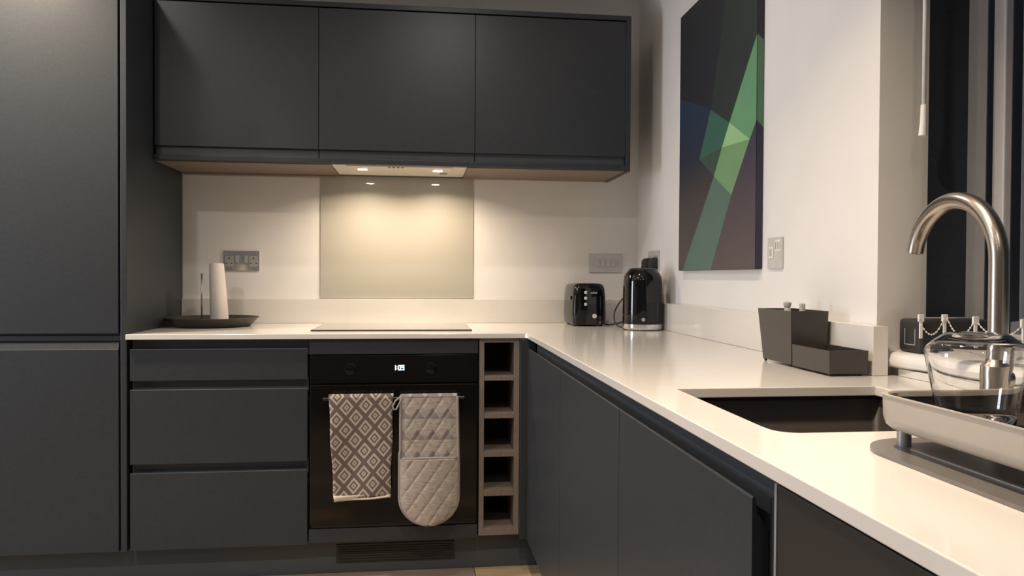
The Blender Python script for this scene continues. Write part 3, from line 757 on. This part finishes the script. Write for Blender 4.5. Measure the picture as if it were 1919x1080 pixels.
# ------------------------------------------------------------------ dish rack and glass
RK = thing('dish_rack', 'greige plastic draining tray raised on posts over a grey base by the tap', 'dish rack', (1.70, -2.71, ZT))
RX0, RX1, RY0, RY1 = 1.531, 1.90, -3.02, -2.463
bm = bmesh.new(); L = []
for ins, z in ((.040, .9215), (.016, .9222), (.008, .9245), (.003, .9295), (.0008, .938), (0, .963), (-.0015, .9645), (.0045, .9650), (.006, .963), (.007, .947), (.012, .936), (.022, .930), (.05, .928)):
    L.append([(p[0], p[1], z) for p in rrect(RX0+ins, RX1-ins, RY0+ins, RY1-ins, max(.034-ins*.25, .012), 8)])
loft(bm, L); obj('tray', bm, M['rack_tray'], RK, 'auto').location = rel(RK, (0, 0, 0))
bm = bmesh.new(); L = []
for ins, z in ((.0068, .9585), (.0085, .9470), (.0135, .9365), (.0235, .9308), (.05, .9288)):
    L.append([(p[0], p[1], z) for p in rrect(RX0+ins, RX1-ins, RY0+ins, RY1-ins, .026, 8)])
L += [[(p[0], p[1], z) for p in rrect(RX0+ins, RX1-ins, RY0+ins, RY1-ins, .024, 8)] for ins, z in ((.05, .9296), (.0245, .9316), (.0145, .9372), (.0096, .9475), (.0088, .9585))]
L.append(L[0]); loft(bm, L, cap0=False, cap1=False)
# liner floor
bx(bm, RX0+.049, RX1-.049, RY0+.049, RY1-.049, .9287, .9297)
obj('liner', bm, M['tray_dark'], RK, 'auto').location = rel(RK, (0, 0, 0))
for k in range(9): box('prong', RX0+.03+k*.036, RX0+.0345+k*.036, -2.98, -2.53, .9298, .9345, M['tray_dark'], RK, .0015)
bm = bmesh.new(); loft(bm, [[(p[0], p[1], z) for p in rrect(1.512, 1.90, -3.05, -2.44, .075, 14)] for z in (ZT+.0004, ZT+.0045)])
obj('base_plate', bm, M['rack_base'], RK).location = rel(RK, (0, 0, 0))
box('base_ridge', 1.5545, 1.5565, -3.0, -2.505, ZT+.0046, ZT+.006, M['chrome_soft'], RK, .0004)
for x, y in ((1.562, -2.483), (1.87, -2.483), (1.562, -3.0), (1.87, -3.0)):
    bm = bmesh.new(); lathe(bm, [(.008, .0046), (.008, .030)], 24); o = obj('post', bm, M['post'], RK, 'auto'); o.location = rel(RK, (x, y, ZT))
# upturned stemless glass
GL = thing('stemless_glass', 'clear stemless wine glass standing upside down in the draining tray', 'glass', (1.600, -2.552, .9350))
bm = bmesh.new()
out = [(.0365, 0), (.040, .02), (.0445, .045), (.049, .068), (.0512, .080), (.0514, .086), (.049, .091), (.042, .0975), (.034, .1035), (.031, .1055)]
inn = [(r-.0012, z) for r, z in out[:-2]] + [(.033, .1005), (.022, .1022), (0, .1028)]
lathe(bm, [(0, .1040), (.018, .1046), (.027, .1062)] + out[::-1] + inn, 64, cap=False)
obj('bowl', bm, M['glass'], GL, True)

# ------------------------------------------------------------------ canvas artwork
CV = thing('canvas_art', 'tall abstract canvas of dark blue and green angular shapes on the right wall', 'artwork', (1.954, -.904, 1.6))
AX = 1.9435; AY0, AY1 = -.578, -1.232; AZ0, AZ1 = 1.1265, 2.065
box('stretched_canvas', AX, XR-.0008, AY1, AY0, AZ0, AZ1, mat('canvas_edge', (.022, .024, .032, 1), .55, noise=.1, scale=200), CV, bev=.002)
def art(name, col, pts, layer, wrap=None):
    m = col if not isinstance(col, tuple) else mat('paint_'+name, col, .55, noise=.06, scale=8, bump=.2, bscale=700)
    bm = bmesh.new(); x = AX-.0004-.00025*layer
    v = [bm.verts.new((x, p[0], p[1])) for p in pts]; bm.faces.new(v)
    v2 = [bm.verts.new((AX-.0001, p[0], p[1])) for p in pts]; bm.faces.new(v2[::-1])
    n = len(pts)
    for i in range(n): bm.faces.new((v[i], v[(i+1) % n], v2[(i+1) % n], v2[i]))
    o = obj('paint_patch', bm, m, CV); o.location = rel(CV, (0, 0, 0)); return o
yR = AY1+.0005; yL = AY0-.0005; zT = AZ1-.001; zB = AZ0+.001
PA, PB, PC, PD, PE, PF, PG, PH = (-1.04, 1.585), (-.883, 1.658), (-.58, 1.765), (-.782, 1.508), (-1.19, 1.507), (-.982, 1.517), (-.917, 1.434), (-1.06, 1.358)
APX = (-1.232, 1.80)
GR = lambda r, g, b: srgb(r, g, b)
def gradmat(name, stops):
    m, nt, b = newmat(name)
    tc = N(nt, 'ShaderNodeTexCoord'); sx = N(nt, 'ShaderNodeSeparateXYZ'); nt.links.new(tc.outputs['Object'], sx.inputs[0])
    v = math_n(nt, 'DIVIDE', math_n(nt, 'SUBTRACT', sx.outputs[2], AZ0), AZ1-AZ0)
    n = N(nt, 'ShaderNodeTexNoise'); n.inputs['Scale'].default_value = 4; nt.links.new(tc.outputs['Object'], n.inputs[0])
    v = math_n(nt, 'ADD', v, math_n(nt, 'MULTIPLY', math_n(nt, 'SUBTRACT', n.outputs[0], .5), .15))
    r = N(nt, 'ShaderNodeValToRGB'); e = r.color_ramp.elements
    e[0].position = stops[0][0]; e[0].color = stops[0][1]; e[1].position = stops[1][0]; e[1].color = stops[1][1]
    for p, c in stops[2:]: q = e.new(p); q.color = c
    nt.links.new(v, r.inputs[0]); nt.links.new(r.outputs[0], b.inputs['Base Color']); b.inputs['Roughness'].default_value = .55
    return m
art('night', gradmat('paint_night', ((.02, GR(78, 70, 70)), (.30, GR(58, 55, 58)), (.42, GR(36, 42, 58)), (.62, GR(34, 36, 44)), (1, GR(38, 40, 45)))), [(yL, zT), (yR, zT), (yR, zB), (yL, zB)], 0)
art('moss', GR(42, 50, 48), [(-1.005, 1.99), (-1.08, zT), (yR, zT), (yR, 1.80), PA, PB], 1)
art('blue', gradmat('paint_blue', ((.40, GR(36, 42, 58)), (.62, GR(32, 50, 72)))), [PC, PB, PD, (yL, 1.50)], 1)
art('indigo', gradmat('paint_indigo', ((.02, GR(84, 74, 76)), (.25, GR(72, 64, 72)), (.45, GR(56, 54, 76)))), [(yR, 1.552), PE, PH, (-.897, zB), (yR, zB)], 1)
art('teal', GR(54, 96, 84), [PB, PA, PF, PD], 2)
art('olive', GR(58, 76, 66), [PD, PF, PG], 2)
art('green', GR(100, 150, 112), [PA, APX, (yR, 1.80), (yR, 1.552), PE], 3)
art('light', GR(148, 190, 138), [PA, PE, PF], 4)
art('leaf', GR(112, 150, 108), [PF, PE, PH, PG], 4)
art('sage', GR(82, 110, 100), [PG, PH, (-.897, zB), (-.625, zB)], 3)

def wrap(name, col, z0a, z0b, z1a, z1b):   # paint carried round the near edge of the canvas
    bm = bmesh.new(); y = AY1-.0006; q = [(AX+.001, z0a), (XR-.001, z0b), (XR-.001, z1b), (AX+.001, z1a)]
    loft(bm, [[(a, y, b) for a, b in q], [(a, AY1-.0001, b) for a, b in q]])
    o = obj('paint_patch', bm, mat('paint_edge_'+name, col, .55, noise=.05), CV); o.location = rel(CV, (0, 0, 0))
wrap('green', GR(92, 128, 100), 1.555, 1.532, 1.80, 1.782)
wrap('indigo', GR(46, 44, 66), AZ0+.003, AZ0+.003, 1.5545, 1.5315)

# ------------------------------------------------------------------ tea towel and oven glove
TT = thing('tea_towel', 'brown tea towel with cream diamond pattern hanging on the oven handle', 'towel', (.786, -.625, .68))
def cloth(name, m, x0t, x1t, x0b, x1b, ztop, zbot, yoff, wav, seed, nx=26, nz=44, ztopcurve=None):
    bm = bmesh.new(); rnd = random.Random(seed); ph = rnd.random()*6
    V_ = []
    for j in range(nz+1):
        t = j/nz; row = []
        for i in range(nx+1):
            s = i/nx; x = (x0t*(1-t)+x0b*t)*(1-s) + (x1t*(1-t)+x1b*t)*s
            z = ztop*(1-t)+(zbot[0]*(1-s)+zbot[1]*s)*t
            y = yoff - wav*t**.6*(.5+.5*math.sin(s*7.5+ph+t*1.2)) - .002*math.sin(t*6+s*3)
            x += .0016*math.sin(t*11+seed)*(1 if s > .5 else -1)
            row.append(bm.verts.new((x, y, z)))
        V_.append(row)
    for j in range(nz):
        for i in range(nx): bm.faces.new((V_[j][i], V_[j][i+1], V_[j+1][i+1], V_[j+1][i]))
    o = obj(name, bm, m, None, True); md = o.modifiers.new('t', 'SOLIDIFY'); md.thickness = .0028; md.offset = 0
    return o, V_
def place(o, parent, origin):  # mesh built in world coords minus origin
    o.parent = parent; o.location = rel(parent, origin)
xo = .786
o, _ = cloth('front_fold', M['towel'], .676-xo, .897-xo, .694-xo, .889-xo, .0035, (-.3545, -.344), -.0125, .007, 3); place(o, TT, (xo, -.625, .68))
o, _ = cloth('front_hem', M['hem'], .6945-xo, .8895-xo, .6965-xo, .8885-xo, -.341, (-.3615, -.3500), -.0165, .007, 3, nz=3); place(o, TT, (xo, -.625, .68))
o, _ = cloth('back_fold', M['hem'], .680-xo, .893-xo, .70-xo, .886-xo, .0035, (-.357, -.3590), .013, .003, 5); place(o, TT, (xo, -.625, .68))
bm = bmesh.new()
loops = []
for x in [.676+.221*k/12 for k in range(13)]:
    loops.append([(x-xo, -math.cos(a)*.0125, .002+math.sin(a)*.0075) for a in [PI*q/10 for q in range(11)]] + [(x-xo, math.cos(PI*q/10)*.0100*1.0, .002+math.sin(PI*q/10)*.0050) for q in range(11)])
loft(bm, loops); place(obj('top_fold', bm, M['towel'], None, 'auto'), TT, (xo, -.625, .68))

OG = thing('oven_glove', 'beige quilted double oven glove hanging on the oven handle', 'oven glove', (1.02, -.625, .68))
def quilt(name, m, outline, x0, x1, z0, z1, ybase, puff, cell, nx=90, nz=150, bulge=0.):
    """grid clipped to outline(x,z)->bool, quilted in diamonds"""
    bm = bmesh.new(); V_ = {}
    a, c = cell
    for j in range(nz+1):
        z = z0+(z1-z0)*j/nz; lo, hi = outline(z)
        for i in range(nx+1):
            s = i/nx; x = lo+(hi-lo)*s
            u = x/a; v = z/c
            d1 = abs(((u+v) % 1)-.5)*2; d2 = abs(((u-v) % 1)-.5)*2
            q = min(1-d1, 1-d2); q = min(1, q*2.2)
            edge = min(min(s, 1-s)*9, 1)
            y = ybase - puff*math.sqrt(max(q, 0))*edge - bulge*math.sin(PI*s)
            V_[i, j] = bm.verts.new((x, y, z))
    for j in range(nz):
        for i in range(nx): bm.faces.new((V_[i, j], V_[i+1, j], V_[i+1, j+1], V_[i, j+1]))
    o = obj(name, bm, m, None, True); md = o.modifiers.new('t', 'SOLIDIFY'); md.thickness = .006; md.offset = 1
    return o
gx0, gx1 = -.097, .100
zb_ = -.452; rad = (gx1-gx0)/2; cxg = (gx0+gx1)/2
def outl(z, pad=.004, back=0):
    l = gx0 + pad + (-.003 if z < -.2 else 0)*1 + back; h = gx1-pad + (.0055*min(1, -z/.25)) + back
    # lower end rounded (the mesh narrows as an ellipse)
    zc_ = zb_ + rad*1.0
    if z < zc_:
        k = math.sqrt(max(0, 1-((z-zc_)/(rad-pad*.3))**2)); c = (l+h)/2; hw = (h-l)/2*max(k, .02); return c-hw, c+hw
    return l, h
o = quilt('upper_panel', M['glove_up'], lambda z: outl(z), gx0, gx1, -.216, .002, -.013, .0035, (.052, .078), nx=80, nz=80); place(o, OG, (1.02, -.625, .68))
o = quilt('pocket', M['glove_pk'], lambda z: outl(z), gx0, gx1, zb_+.003, -.219, -.017, .0035, (.052, .074), nx=80, nz=90, bulge=.009); place(o, OG, (1.02, -.625, .68))
o = quilt('rear_panel', M['glove_pk'], lambda z: outl(z, back=-.008), gx0, gx1, zb_+.012, .002, .0155, .001, (.052, .074), nx=30, nz=60); place(o, OG, (1.02, -.625, .68))
# binding round the outline, pocket seam and hanging loop
P_ = [(outl(z, 0)[0], -.0165, z) for z in [.0-.0119*k for k in range(33)]]
zs = [zb_+rad*(1-math.cos(PI/2*k/14)) for k in range(14, 0, -1)]
P_ = [(outl(z, .0)[0], -.0165, z) for z in [0-.354*k/30 for k in range(31)]] + [(outl(z, 0)[0], -.0175, z) for z in zs[1:]] + [(cxg, -.0178, zb_)] + [(outl(z, 0)[1], -.0175, z) for z in zs[::-1][:-1]] + [(outl(z, 0)[1], -.0165, z) for z in [0-.354*k/30 for k in range(31)][::-1]]
bm = bmesh.new(); tube(bm, P_, .0055, 10); place(obj('binding', bm, M['binding'], None, True), OG, (1.02, -.625, .68))
P_ = [(gx0+.004+(gx1-gx0-.004)*k/16, -.0215-.006*math.sin(PI*k/16), -.2175+.002*math.sin(PI*k/16)) for k in range(17)]
bm = bmesh.new(); tube(bm, P_, .0048, 10); place(obj('pocket_hem', bm, M['binding'], None, True), OG, (1.02, -.625, .68))
bm = bmesh.new(); loops = []
for x in [gx0+(gx1-gx0)*k/10 for k in range(11)]:
    loops.append([(x, -math.cos(a)*.0165, -.001+math.sin(a)*.0085) for a in [PI*q/10 for q in range(11)]] + [(x, math.cos(PI*q/10)*.0095, -.001+math.sin(PI*q/10)*.0050) for q in range(11)])
loft(bm, loops); place(obj('top_fold', bm, M['glove_up'], None, 'auto'), OG, (1.02, -.625, .68))
bm = bmesh.new()
P_ = [(-.085, -.014, .0), (-.10, -.017, -.002), (-.115, -.018, -.014), (-.1245, -.018, -.032), (-.122, -.019, -.044), (-.112, -.020, -.043), (-.104, -.020, -.028), (-.096, -.019, -.012), (-.088, -.017, -.004)]
tube(bm, P_, .0035, 8); place(obj('hanging_loop', bm, M['binding'], None, True), OG, (1.02, -.625, .68))
